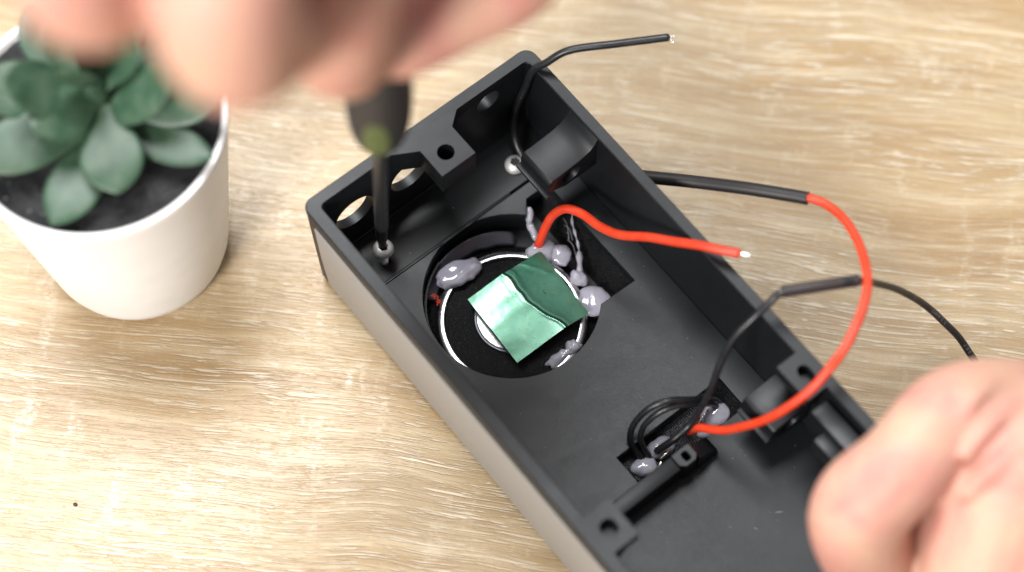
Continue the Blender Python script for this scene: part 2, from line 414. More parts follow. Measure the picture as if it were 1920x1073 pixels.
# bosses
def boss_slope(u0, u1, u2, v0, v1, z1, z0):   # gusset under a boss, leaning back to the wall
    return loft('g', [[L(u, v_, z) for u, z in ((u0, z1), (u1, z1), (u0, z0))] for v_ in (v0, v1)])
fb = plate_mesh('boss', [(28.2, 2.6), (30.6, 3.9), (38.2, 8.2), (38.2, 18.9), (50.8, 18.9), (50.8, 7.6), (55.4, 3.9), (57.0, 2.6)], [circ(44.0, 13.2, 2.6, 28)], 31, H+.015, .08)
o = link('boss', fb, M['box'], box, 35)
link('hole_floor', box_mesh('hole_floor', 40.5, 47.5, 10, 16.5, 29.5, 31.2, 0), M['inner_dark'], o)
def side_boss(ua, ub, hu, ru, rv, g):
    b = plate_mesh('boss', rect(ua, 126.0, ub, 139.2), [slot_shape(hu, 132.7, ru, rv, 2.3)], 36.5, H+.015, .1)
    o = link('boss', b, M['box'], box, 35)
    lo_ = loft('gusset', [[L(u, v_, z) for u, z in g] for v_ in (126.6, 138.6)])
    link('gusset', lo_, M['box'], o, 30)
side_boss(2.0, 13.0, 7.6, 2.5, 2.6, ((4.35, 36.6), (11.6, 36.6), (4.35, 24)))
side_boss(75.2, WU-1.6, 80.4, 2.0, 2.9, ((WU-3.75, 36.6), (76.5, 36.6), (WU-3.75, 26)))
# cross bar beside the slot
link('cross_bar', box_mesh('cross_bar', 4.4, 41.5, 121.8, 126.6, 4.9, 15.0, .3), M['box'], box, 35)
nub = plate_mesh('bar_block', [(41.6, 121.7), (48.3, 121.7), (48.3, 125.9), (47.0, 127.2), (43.2, 127.2), (41.6, 125.7)], [slot_shape(45.2, 124.5, 1.0, 1.35, 4)], 4.9, 15.6, .3)
link('bar_block', nub, M['box'], box, 35)
wd = loft('bar_wedge', [[L(48.2, v_, 5), L(56.4, v_, 5), L(55.6, v_, 9.0), L(48.2, v_, 14.6)] for v_ in (122.3, 127.4)])
link('bar_wedge', bevelled(wd, .2), M['box'], box, 35)
# clamps on the right-hand wall
def clamp(zt, v0, v1, ul, name, tab=True):
    a = WU-3.6
    prof = [(a, zt+6.6), (a-1.4, zt+4.0), (a-3.4, zt+2.1), (a-7, zt+.9), (ul+5, zt+.2), (ul+1.4, zt), (ul+.4, zt-.9), (ul, zt-2.4), (ul, zt-6.4),
            (ul+1.4, zt-6.6), (ul+7, zt-9.5), (a, zt-9.5)]
    me = prism('clamp', prof, v0, v1)
    cut = loft('cut', [[L(ul + 9.0 + 3.2*math.cos(2*math.pi*k/32), v_, zt - 4.6 + 3.2*math.sin(2*math.pi*k/32)) for k in range(32)] for v_ in (v0-3, v1+3)])
    me = boolean(me, [cut], 'clamp'); me = bevelled(me, .25, 2, 40)
    o = link(name, me, M['box'], box, 35)
    link('flange', box_mesh('flange', ul-1.4, ul+.6, v0-.6, v1+1.0, zt-7.6, zt-6.3, .2), M['box'], o, 35)
    return o
clamp(34.0, 24.6, 37.8, 63.4, 'cable_clamp')
pr2 = [(WU-3.6, 25.2), (68.6, 25.0), (67.2, 24.4), (66.7, 23.2), (66.6, 18.5), (65.2, 18.4), (65.2, 17.2), (68.5, 16.6), (72, 12.5), (WU-3.6, 12.5)]
me = prism('cable_clamp', pr2, 123.6, 136.8)
cut = loft('cut', [[L(74.6 + 3.4*math.cos(2*math.pi*k/32), v_, 19.2 + 3.4*math.sin(2*math.pi*k/32)) for k in range(32)] for v_ in (120, 140)])
link('cable_clamp', bevelled(boolean(me, [cut], 'cable_clamp'), .25, 2, 40), M['box'], box, 35)
link('rail', box_mesh('rail', 75.4, 81.2, 141.2, 196, 24, 36.8, .3), M['box'], box, 35)
link('rail_block', box_mesh('rail_block', 71.4, 75.6, 147.4, 156, 26, 33.5, .3), M['box'], box, 35)
link('rail_block', box_mesh('rail_block', 71.4, 75.6, 166, 176, 26, 33.5, .3), M['box'], box, 35)
# inside of the slot
link('ribbed_insert', box_mesh('ribbed_insert', 31.9, 67.6, 109.9, 121.3, -6.4, -1.2, 0), M['ribs'], box)
me = loft('rough_ramp', [[L(u, v_, z) for u, z in ((66.0, -1.5), (72.1, -1.5), (72.1, 4.2))] for v_ in (109.9, 121.3)])
link('rough_ramp', me, M['rough_black'], box)
# rough backing strip in the notch beside the speaker
me = loft('rough_strip', [[L(u, v_, z) for u, z in ((66.5, -6.4), (72.9, -6.4), (72.9, 2.6), (71.0, -.5))] for v_ in (27.0, 68.8)])
link('rough_strip', me, M['rough_black'], box)
# dust and scuffs
bm = bmesh.new()
def speck(u, v_, z, l, w, ang):
    c, s_ = math.cos(ang), math.sin(ang)
    q = [bm.verts.new(L(u + a*c - b*s_, v_ + a*s_ + b*c, z)) for a, b in ((-l, 0), (0, -w), (l, 0), (0, w))]; tpt = bm.verts.new(L(u, v_, z + w*.8))
    for k in range(4): bm.faces.new((q[k], q[(k+1) % 4], tpt))
for k in range(190):
    u, v_ = random.uniform(8, 80), random.uniform(24, 190)
    if math.hypot(u-cu, v_-cv) < cr+1 or (60 < u < 74 and 25 < v_ < 70) or (31 < u < 73 and 109 < v_ < 128) or u < 50 and 121 < v_ < 128: continue
    speck(u, v_, 5.01, random.uniform(.08, .22), random.uniform(.05, .12), random.uniform(0, 6.3))
for u, v_, l, w, a in ((58.2, 152.5, 1.6, .12, .55), (49.5, 152.0, .9, .10, 1.0), (44, 147, .5, .1, .3), (25, 18, .5, .1, .4), (45, 14, .4, .1, 1.2)):
    speck(u, v_, 5.02 if v_ > 22 else 3.62, l, w, a)
me = bpy.data.meshes.new('dust'); bm.to_mesh(me); bm.free(); fixnormals(me)
tag(link('dust', me, M['dust'], box), kind='stuff')
# fine thread caught on the corner
th_ = tube_mesh('thread', catmull([L(-.6, 3.2, -2), L(-.3, 1.2, -5), L(.2, 3, -5.4), L(.1, 5.4, -1.5), L(-.2, 7, 2)], 8), .07*S, 6)
link('thread', th_, M['hair'], box, 179)

# ------------------------------------------------------------------ loudspeaker
sp = tag(empty('loudspeaker', (0, 0, 0), PHI), 'round speaker with chrome ring and green foil square, glued into the black box', 'speaker')
def lat(name, cu_, cv_, prof, mat, seg=96, closed=False, sm=40, parent=sp):
    me = lathe(name, prof, seg, L(cu_, cv_, -Z0), Vector((0, 0, 1)), closed)
    me.transform(Matrix.Translation((0, 0, Z0*S)))
    return link(name, me, mat, parent, sm)
lat('basket', 37, 53.4, [(26.6, -6.4), (26.6, -5.2), (24.0, -4.2), (23.4, -3.4), (20, -3.4), (20, -6.4)], M['speaker'], closed=True)
ring = lat('chrome_ring', 37, 53.6, [(20.7, -2.4), (20.8, -.9), (21.0, -.5), (21.3, -.4), (22.9, -1.0), (23.3, -1.5), (23.5, -2.6), (23.5, -3.6), (20.7, -3.6)], M['chrome'], closed=True)
lat('back_plate', 37, 53.6, [(9.9, -3.4), (9.9, -2.2), (11.6, -1.7), (20.2, -1.7), (20.85, -2.2), (20.85, -3.4)], M['speaker'], closed=True)
lat('magnet_rim', 37.4, 53.2, [(11.0, -1.65), (11.2, -.9), (11.6, -.9), (12.0, -1.65)], M['darksteel'], closed=True)
lat('magnet_cap', 37.4, 53.2, [(.01, -1.66), (11.1, -1.66), (11.1, -.9), (10.8, -.6), (5, -.45), (.01, -.4)], M['cap'])
# rough knurled wall round the basket: short vertical ribs
bm = bmesh.new()
for k in range(60):
    a = R(150 + 100*k/59)
    u, v_ = 39.6 + 26.5*math.cos(a), 50 + 26.5*math.sin(a)
    mt = Matrix.Translation(L(u, v_, -1.8)) @ Matrix.Rotation(-a, 4, 'Z') @ Matrix.Diagonal((.7*S, .55*S, 5*S, 1))
    bmesh.ops.create_cube(bm, size=1, matrix=mt)
me = bpy.data.meshes.new('knurling'); bm.to_mesh(me); bm.free()
tag(link('knurling', me, M['inner_dark'], sp), kind='stuff')
# foil square, creased
N = 72; verts = []; faces = []
fc = [Vector(x) for x in ((29.5, 41.1, 3.4), (57.6, 41.9, 3.6), (55.9, 67.7, 3.2), (28.4, 66.8, 3.4))]
for side in (0, 1):
    for i in range(N+1):
        for j in range(N+1):
            s_, t_ = i/N, j/N
            p = (fc[0]*(1-s_) + fc[1]*s_)*(1-t_) + (fc[3]*(1-s_) + fc[2]*s_)*t_
            line = .44 + .20*t_ + .035*math.sin(t_*7 + 1) + .02*noise.noise(Vector((t_*6, 0, 0)))
            d = s_ - line
            z = p.z
            if d < 0: z += .4 + d*2.6                           # near half falls towards the left edge
            else: z += .4*math.exp(-d*16) - d*3.6
            z += .15*math.exp(-(d/.013)**2) - .12*math.exp(-((d-.035)/.014)**2) + .08*math.exp(-((d+.07+.03*math.sin(t_*9))/.012)**2)*max(0, math.sin(t_*5)) + .06*math.exp(-((d-.10+.05*t_)/.010)**2)*max(0, math.sin(t_*4+2))
            z += .12*noise.noise(Vector((s_*2.4, t_*2.4, 2))) + .022*abs(noise.noise(Vector((s_*8, t_*8, 5)))) + .006*noise.noise(Vector((s_*24, t_*24, 5)))
            z += .10*math.exp(-((s_-.72-.25*math.sin(t_*3))/.03)**2)*max(0, .5-t_)
            verts.append(L(p.x, p.y, z - side*.12))
for i in range(N):
    for j in range(N):
        a = i*(N+1)+j; b = a+N+1; q = (N+1)**2
        faces += [(a, a+1, b+1, b), (q+a, q+b, q+b+1, q+a+1)]
for k in range(N):
    q = (N+1)**2
    for a, b in ((k, k+1), (N*(N+1)+k+1, N*(N+1)+k), ((k+1)*(N+1), k*(N+1)), (k*(N+1)+N, (k+1)*(N+1)+N)):
        faces.append((b, a, q+a, q+b))
link('foil_square', fixnormals(mesh('foil_square', verts, faces)), M['foil'], sp, 60)
lat('foil_pad', 42.5, 54.2, [(.01, -.4), (7, -.4), (7, 2.6), (.01, 2.6)], M['speaker'], seg=32)
# hot glue on the speaker
for c, ax, sd, am in (
    ((33.2, 31.4, 0), ((8.2, 1.4, 0), (-.7, 3.9, 0), (0, 0, 2.2)), 1, .30),
    ((58.0, 41.6, -.5), ((4.6, 1.6, 0), (-1.2, 3.7, 0), (0, 0, 2.3)), 2, .30),
    ((62.2, 45.8, -1), ((3.5, 1.5, 0), (-1, 3.6, 0), (0, 0, 1.9)), 3, .30),
    ((60.6, 34.2, 0), ((1.4, -3.6, 1), (1.2, .6, 0), (0, 0, 1.4)), 4, .5),
    ((62.4, 30.6, 2.6), ((1.3, -1.6, .8), (1.0, .8, 0), (0, 0, 1.2)), 11, .5),
    ((60.8, 64.6, -1.6), ((5.2, 1.2, 0), (-1.0, 5.4, 0), (0, 0, 1.8)), 5, .12),
    ((61.6, 56.0, -1), ((2.3, 1.0, 0), (-.6, 2.9, 0), (0, 0, 2.4)), 6, .4),
    ((41.5, 72.6, -1.4), ((6.3, .6, 0), (-.6, 1.9, 0), (0, 0, 2.0)), 7, .55),
    ((45.8, 72.0, -.6), ((2.2, -1.3, 0), (1.1, 1.7, 0), (0, 0, 1.9)), 8, .6),
):
    link('glue_blob', blob_mesh('glue_blob', c, ax, sd, am, 4), M['glue'], sp, 179)
# smeared glue film along the far edge of the well
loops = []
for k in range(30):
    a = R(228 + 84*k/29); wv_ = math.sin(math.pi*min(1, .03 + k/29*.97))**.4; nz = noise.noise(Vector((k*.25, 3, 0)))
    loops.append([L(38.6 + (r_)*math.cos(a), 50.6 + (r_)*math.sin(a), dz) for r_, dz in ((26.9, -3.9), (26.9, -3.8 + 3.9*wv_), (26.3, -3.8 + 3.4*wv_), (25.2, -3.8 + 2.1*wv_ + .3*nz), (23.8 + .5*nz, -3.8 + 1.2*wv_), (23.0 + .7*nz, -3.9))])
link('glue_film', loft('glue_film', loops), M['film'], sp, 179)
# stringy glue strand across the notch
p = catmull([L(74.5, 37.5, 4.6), L(71.5, 40.5, 3.0), L(69.8, 44, 2.2), L(68.0, 48.0, 1), L(65.2, 52.0, 0), L(62.4, 55.5, -.5)], 8)
link('glue_strand', tube_mesh('glue_strand', p, [(.35 + .18*math.sin(k*.9) + (.55 if k > 26 else 0))*S for k in range(len(p))], 8), M['glue'], sp, 179)
for k in range(4):
    a = Vector((70 - k*1.2, 38 + k*2.2, 2.6)); b = a + Vector((random.uniform(-3, 2), random.uniform(2, 6), random.uniform(-3, 0)))
    link('glue_hair', tube_mesh('glue_hair', catmull([L(*a), L(*((a+b)/2 + Vector((.8, -.5, .4)))), L(*b)], 6), .09*S, 5), M['glue'], sp, 179)
# red wire strands at the left of the speaker
for k in range(9):
    a = Vector((22.6 + random.uniform(-.8, .8), 33.2 + random.uniform(-1.6, 1.8), -1.2)); b = a + Vector((random.uniform(-.9, .5), random.uniform(.6, 2.2), random.uniform(0, 1.4)))
    link('red_strand', tube_mesh('red_strand', [L(*a), L(*((a+b)/2 + Vector((.25, 0, .2)))), L(*b)], .16*S, 5), M['red_strand'], sp, 179)

# ------------------------------------------------------------------ glued component in the slot
gc = tag(empty('glued_component', (0, 0, 0), PHI), 'small component smothered in lilac hot glue inside the rectangular slot', 'component')
link('circuit_board', box_mesh('circuit_board', 33.5, 67.5, 113.5, 120.8, -1.25, -.6, .1), M['ribs'], gc, 35)
for c, ax, sd, am in (
    ((65.0, 116.6, .4), ((4.6, .8, 0), (-.4, 4.0, 0), (0, 0, 2.3)), 21, .18),
    ((60.2, 119.2, 0), ((3.6, 1.0, 0), (-.3, 1.9, 0), (0, 0, 1.7)), 22, .18),
    ((45.2, 114.6, .4), ((4.6, .8, 0), (-.4, 3.2, 0), (0, 0, 2.4)), 23, .18),
    ((37.6, 116.0, .2), ((4.0, .6, 0), (-.4, 3.0, 0), (0, 0, 2.0)), 24, .2),
):
    link('glue_blob', blob_mesh('glue_blob', c, ax, sd, am, 4), M['glue'], gc, 179)
link('solder_ball', blob_mesh('solder_ball', (55.2, 114.6, 1.2), ((1.2, 0, 0), (0, 1.2, 0), (0, 0, 1.3)), 31, .3, 3), M['solder'], gc, 179)
for a, b, r_ in (((66.6, 112.0, 2.2), (68.2, 111.6, 3.6), .45), ((42.6, 117.6, 2.2), (45.8, 117.4, 2.8), .55), ((39.4, 119.6, 1.6), (41.8, 118.6, 2.6), .4), ((58.4, 116.2, 2.4), (63.4, 114.8, 3.0), .3)):
    link('metal_pin', tube_mesh('metal_pin', [L(*a), (L(*a)+L(*b))/2 + Vector((0, 0, .3*S)), L(*b)], r_*S, 8), M['solder'], gc, 179)

# ------------------------------------------------------------------ wires
def wire(name, pts, r, mat, label, per=10):
    path = catmull([Wd(*p) for p in pts], per)
    path = [q + Vector((noise.noise(q*90), noise.noise(q*90 + Vector((5, 0, 0))), noise.noise(q*90 + Vector((0, 7, 0)))))*.35*S for q in path]
    o = empty(name, path[0]); tag(o, label, 'wire', 'wires coming out of the black box')
    me = tube_mesh('insulation', path, r*S, 16); me.transform(Matrix.Translation(-path[0]))
    link('insulation', me, mat, o, 179)
    return o, path
def wpart(o, name, me, mat, sm=179):
    me.transform(Matrix.Translation(-o.location)); return link(name, me, mat, o, sm)
black1 = [(72.4, 16.1, 4.9), (73.1, 11.1, 7.0), (74.4, 8.1, 10.0), (76.3, 5.6, 16.0), (78.8, 5.3, 24.0), (80.4, 6.2, 32.0), (82.3, 7.9, 41.8), (85.0, 10.1, 46.0), (90.0, 12.6, 50.0), (96.7, 16.9, 52.0), (103.1, 21.6, 53.0), (109.5, 26.2, 54.0), (115.0, 30.0, 55.0)]
o, path = wire('black_wire', black1, 1.2, M['black_wire'], 'thin black wire rising from the far corner and curving over the rim, end stripped')
for k in range(7):
    d = Vector((random.uniform(.2, 1), random.uniform(-.7, .4), random.uniform(-.4, .4))).normalized()
    a = path[-1]; wpart(o, 'bare_strand', tube_mesh('bare_strand', [a - d*.4*S, a + d*1.2*S, a + (d*1.9 + Vector((random.uniform(-.5, .5), random.uniform(-.8, .5), 0)))*S], .16*S, 6), M['tin'])
red1 = [(58.6, 39.9, .6), (59.2, 39.7, 3.0), (62.1, 38.6, 8.0), (64.7, 39.1, 14.0), (67.9, 41.5, 18.0), (69.9, 46.6, 20.0), (70.0, 54.7, 24.0), (71.2, 62.8, 30.0), (75.7, 72.6, 38.0), (80.9, 82.7, 44.0), (84.7, 89.7, 47.0), (87.7, 94.2, 48.0)]
o, path = wire('red_wire', red1, 1.45, M['red'], 'red wire from the speaker crossing the rim, bare silver tip')
d = (path[-1]-path[-2]).normalized()
for k in range(5):
    off = Vector((random.uniform(-.3, .3), random.uniform(-.3, .3), random.uniform(-.3, .3)))*S
    wpart(o, 'bare_strand', tube_mesh('bare_strand', [path[-1] - d*.5*S + off, path[-1] + d*1.8*S + off, path[-1] + d*3.5*S + off*.6], .3*S, 8), M['tin'])
red2 = [(108, 81, 42.2), (113.1, 88.4, 44.3), (116.0, 93.1, 46.0), (118.0, 98.7, 47.6), (117.7, 106.3, 50.0), (114.5, 115.3, 53.0), (109.2, 123.5, 56.0), (101.8, 130.2, 58.0), (93.0, 135.0, 58.0), (83.5, 138.2, 56.0), (75.2, 138.7, 50.0), (68.1, 136.9, 42.0), (62.9, 133.2, 32.0), (58.8, 127.8, 22.0), (56.4, 123.1, 16.0), (54.9, 119.9, 13.0), (54.4, 118.2, 9), (54.6, 116.5, 3)]
o, path = wire('red_wire', red2, 1.35, M['red'], 'long red wire looping from the black sleeve down into the slot')
black2 = [(43.1, 115.1, 2.5), (47.6, 116.7, 8.0), (53.8, 117.0, 12.0), (58.0, 116.6, 20.0), (61.3, 115.8, 28.0), (65.6, 113.7, 36.0), (70.8, 112.5, 44.0), (77.4, 112.6, 50.0), (82.9, 112.7, 53.0), (86.8, 113.2, 55.0), (96.3, 118.6, 55.5), (105.6, 123.6, 55.0), (112.8, 125.1, 46.0), (123.1, 128.7, 32.0), (131.7, 134.7, 18.0), (136.6, 142.7, 8.0), (138.3, 149.6, 2.0), (138.6, 156.7, -3.0), (135.8, 162.5, -7.0)]
o, path = wire('black_wire', black2, 1.12, M['black_wire'], 'long black wire from the slot through the short sleeve to under the hand')
# faint lettering printed on the insulation
def letters(o, path, text, s_end, step, size):
    cum = [0]
    for a, b in zip(path, path[1:]): cum.append(cum[-1] + (b-a).length)
    camp = cam.matrix_world.translation
    bm_ = bmesh.new()
    for k, ch in enumerate(text):
        s_ = s_end - k*step*S
        i = max(j for j in range(len(cum)) if cum[j] <= s_)
        p_ = path[i].lerp(path[min(i+1, len(path)-1)], (s_-cum[i])/max(1e-9, cum[min(i+1, len(path)-1)]-cum[i]))
        x = (path[max(i-2, 0)] - path[min(i+2, len(path)-1)]).normalized()
        z = (Vector((.05, -.35, .95))); z = (z - x*z.dot(x)).normalized(); y = z.cross(x)
        c = bpy.data.curves.new('t', 'FONT'); c.body = ch; c.size = size*S; c.align_x = 'CENTER'; c.align_y = 'CENTER'; c.extrude = .03*S
        to = bpy.data.objects.new('t', c); col.objects.link(to); tm = evaluated(to); drop(to)
        mt = Matrix((x, y, z)).transposed().to_4x4(); mt.translation = p_ + z*1.10*S
        tm.transform(mt); bm_.from_mesh(tm); bpy.data.meshes.remove(tm)
    me_ = bpy.data.meshes.new('printed_lettering'); bm_.to_mesh(me_); bm_.free()
    me_.materials.clear()
    wpart(o, 'printed_lettering', me_, M['print_grey'], None)
def s_at(path, pt):
    cum = 0; best = (9, 0)
    for a, b in zip(path, path[1:]):
        cum += (b-a).length; d_ = (b-pt).length
        if d_ < best[0]: best = (d_, cum)
    return best[1]
letters(o, path, '1007', s_at(path, Wd(138.4, 150.5, 1.2)), 1.45, 1.55)
letters(o, path, '22AWG', s_at(path, Wd(134.8, 139.2, 12)), 1.75, 1.6)
letters(o, path, 'V', s_at(path, Wd(127, 131, 26)), 1.6, 1.6)
loopA = [(38.5, 114.1, 0.5), (37.9, 110.9, 3.4), (38.1, 108.2, 7.0), (41.1, 106.4, 12.0), (46.2, 107.1, 18.0), (51.9, 109.8, 20.0), (59.1, 112.6, 15.0), (66.4, 113.2, 7.5), (69.0, 114.6, 1.8)]
wire('black_wire', loopA, 1.0, M['black_wire'], 'outer of two black wires looped inside the slot')
loopB = [(40.6, 115.0, .6), (40.2, 112.4, 3.6), (40.8, 109.8, 7), (43.6, 108.6, 11.5), (48.2, 109.4, 16.0), (53.2, 111.6, 17.4), (59.4, 113.8, 13), (64.6, 114.6, 6), (66.5, 115.4, 2)]
wire('black_wire', loopB, .95, M['black_wire'], 'inner of two black wires looped inside the slot')
def sleeve(pts, r0, r1, mat, label, squash=1.0):
    path = catmull([Wd(*p) for p in pts], 8)
    me = hollow_tube('heat_shrink_sleeve', path, r0*S, r1*S, 24, squash); me.transform(Matrix.Translation(-path[0]))
    o = link('heat_shrink_sleeve', me, mat, None, 60); o.location = path[0]; return tag(o, label, 'sleeve', 'heat-shrink sleeves on the wires')
sleeve([(87.9, 49.6, 28.0), (89.9, 53.1, 30.0), (97.8, 64.2, 34.4), (106.3, 77.8, 40.6), (113.1, 88.4, 44.3), (115.9, 93.0, 45.9)], 2.0, 1.62, M['shrink'], 'long straight black heat-shrink sleeve on the red wire, beside the right wall')
sleeve([(86.9, 112.9, 55.0), (96.4, 118.5, 55.5), (106.1, 123.7, 54.9)], 1.75, 1.4, M['shrink2'], 'short brownish black heat-shrink sleeve halfway along the black wire')

# ------------------------------------------------------------------ screws
def screw(u, v_, zbase, length, label, tilt=0.0):
    o = empty('screw', Wd(u, v_, zbase)); o.rotation_euler = (tilt, tilt*.4, .3); tag(o, label, 'screw', 'pan head screws in the far ledge')
    prof = [(.01, 0), (2.95, 0), (3.25, .4), (3.2, 1.1), (2.8, 2.0), (2.15, 2.55), (1.45, 2.75)]
    head = lathe('head', prof + [(1.4, 1.2), (.01, 1.1)], 40)
    link('head', head, M['steel'], o, 40)
    # solid six-lobed plug in the head, the drive recess's shade given as dark colour
    lob = [[Vector(((1.35 + .28*math.cos(6*a))*math.cos(a), (1.35 + .28*math.cos(6*a))*math.sin(a), z))*S for a in [2*math.pi*k/48 for k in range(48)]] for z in (2.2, 2.78)]
    link('dark_recess_plug', loft('dark_recess_plug', lob), M['inner_dark'], o, 35)
    loops_ = []
    n = int(length/.5*6)
    for i in range(n+1):
        z = -length*i/n
        loops_.append([Vector(((1.42 + .16*math.sin(2*math.pi*(z/.5) + a))*math.cos(a), (1.42 + .16*math.sin(2*math.pi*(z/.5) + a))*math.sin(a), z))*S for a in [2*math.pi*k/20 for k in range(20)]])
    link('thread', loft('thread', loops_), M['steel'], o, 60)
    return o
screw(17.4, 14.9, 11.2, 12.4, 'steel screw standing half driven under the screwdriver tip', .05)
screw(69.4, 14.6, 3.65, 6.0, 'steel screw seated beside the curved clamp', 0)

# ------------------------------------------------------------------ screwdriver
A = Wd(17.3, 14.6, 13.7); B = Wd(15.6, 23.2, 99.0); ax = (B-A).normalized(); LB = (B-A).length/S
sd = tag(empty('screwdriver', A), 'black screwdriver with green marked grip, its tip in the half driven screw', 'screwdriver')
link('tip', lathe('tip', [(1.05, -.6), (1.2, .3), (1.25, 3.5), (1.85, 8), (1.95, 17)], 20, Vector((0, 0, 0)), ax), M['rubber'], sd, 40)
link('shaft', lathe('shaft', [(1.9, 16.8), (2.12, 17.4), (2.12, LB+4)], 32, Vector((0, 0, 0)), ax), M['darksteel'], sd, 40)
hp = [(2.8, 0), (4.8, .8), (6.1, 2.8), (7.3, 7), (8.1, 13), (8.6, 21), (8.8, 31), (8.5, 42), (7.6, 55), (7.2, 64), (6.0, 69), (.01, 70)]
hpp = catmull([(r_, h_, 0) for r_, h_ in hp], 4)
hand_le = link('handle', lathe('handle', [(p_.x, p_.y + LB) for p_ in hpp], 48, Vector((0, 0, 0)), ax), M['rubber'], sd, 50)
def handle_r(h_):
    for (r0, h0), (r1, h1) in zip(hp, hp[1:]):
        if h0 <= h_ <= h1: return r0 + (r1-r0)*(h_-h0)/(h1-h0)
    return 7
camdir = (cam.matrix_world.translation - B).normalized()
n = (camdir - ax*camdir.dot(ax)).normalized(); b = ax.cross(n)
n, b = (n*math.cos(-.12) + b*math.sin(-.12)), (b*math.cos(-.12) - n*math.sin(-.12))
bm = bmesh.new(); rows = 10; h0, h1 = 1.6, 29.0
for i in range(rows):
    ha = h0 + (h1-h0)*(i + .08)/rows; hb = h0 + (h1-h0)*(i + .86)/rows; hm = (ha+hb)/2
    f_ = math.sqrt(max(0.05, 1 - ((hm-(h0+h1)/2)/((h1-h0)/2+.8))**2)); half = 3.7*f_
    for k in range(8):
        q = []
        for (hh, kk) in ((ha, k), (ha, k+1), (hb, k+1), (hb, k)):
            rr = handle_r(hh) + .12; a = (half*(2*kk/8 - 1))/rr
            q.append(bm.verts.new((ax*(LB+hh) + (n*math.cos(a) + b*math.sin(a))*rr)*S))
        bm.faces.new(q)
bmesh.ops.remove_doubles(bm, verts=bm.verts, dist=1e-6)
me = bpy.data.meshes.new('grip_mark'); bm.to_mesh(me); bm.free()
link('grip_mark', fixnormals(me), M['green'], hand_le)

# ------------------------------------------------------------------ hands: tapered chains fused into one skin
def chain(bm, pts, per=7, seg=20):
    P = catmull([p[:3] for p in pts], per); Rr = [q.x for q in catmull([(p[3], 0, 0) for p in pts], per)]
    me = tube_mesh('c', [p*S for p in P], [r_*S for r_ in Rr], seg)
    bm.from_mesh(me); bpy.data.meshes.remove(me)
    for i in (0, -1):
        bmesh.ops.create_icosphere(bm, subdivisions=3, radius=Rr[i]*S*.985, matrix=Matrix.Translation(P[i]*S))
def flesh(name, chains, voxel=1.3, it=6, crease=None):
    bm = bmesh.new()
    for c in chains: chain(bm, c)
    me = bpy.data.meshes.new(name); bm.to_mesh(me); bm.free()
    o = bpy.data.objects.new('t', me); col.objects.link(o)
    md = o.modifiers.new('r', 'REMESH'); md.mode = 'VOXEL'; md.voxel_size = voxel*S
    ms = o.modifiers.new('s', 'SMOOTH'); ms.factor = .5; ms.iterations = it
    out = evaluated(o); drop(o); out.name = name; return out
def nail(parent, c, nrm, along, w, l):
    z = Vector(nrm).normalized(); x = Vector(along); x = (x - z*x.dot(z)).normalized(); y = z.cross(x)
    vs_, fs = [], []
    for i in range(9):
        for j in range(9):
            a, e = (i/8*2-1), (j/8*2-1)
            px = l*a*math.sqrt(1 - .35*e*e); py = w*e*math.sqrt(1 - .25*a*a)
            vs_.append((Vector(c) + x*px + y*py + z*(-.09*py*py))*S)
    for i in range(8):
        for j in range(8): fs.append((i*9+j, i*9+j+1, i*9+j+10, i*9+j+9))
    return link('fingernail', mesh('fingernail', vs_, fs), M['nail'], parent, 179)
hA = flesh('hand', [
    [(22.6, -16.0, 161.0, 8.8), (22.4, -25.0, 186.0, 12.5), (23.4, -32.5, 213.9, 13.6), (32, -14, 248, 13), (46, 26, 280, 13.5)],
    [(14, -20, 196, 9.5), (8.4, -45, 222, 12), (7.4, -62.0, 253.0, 14.2), (9, -60.5, 276.0, 14.2), (16, -28, 297, 13), (32, 28, 298, 14)],
    [(-17, -22.0, 215, 9), (-19.5, -44, 240.0, 11), (-19.2, -60.5, 269.2, 12), (-17.7, -58, 285.7, 12.3), (-4, -20, 300, 12.5), (18, 32, 302, 13.5)],
    [(-37, -14, 226, 8), (-41, -32, 245, 9.5), (-42.0, -43.1, 266.1, 10.3), (-40, -40.4, 279, 10.8), (-24, -8, 294, 11), (4, 38, 299, 13)],
    [(36.0, -17.0, 174.0, 9.2), (46.5, -9.5, 176.0, 11.0), (65.0, 1.5, 186.5, 12.5), (58, 24, 228.0, 14), (56, 46, 258, 17), (48, 66, 276, 20)],
    [(46, 26, 282, 15), (46, 66, 286, 22), (48, 108, 294, 24)], [(6, 38, 299, 14), (26, 72, 296, 21), (42, 110, 296, 23)], [(28, 34, 297, 16), (38, 74, 292, 22)],
], 1.4, 7)
o = link('hand', hA, M['skin'], None, 179); tag(o, 'bare hand reaching in from the top, pinching the screwdriver handle', 'hand')
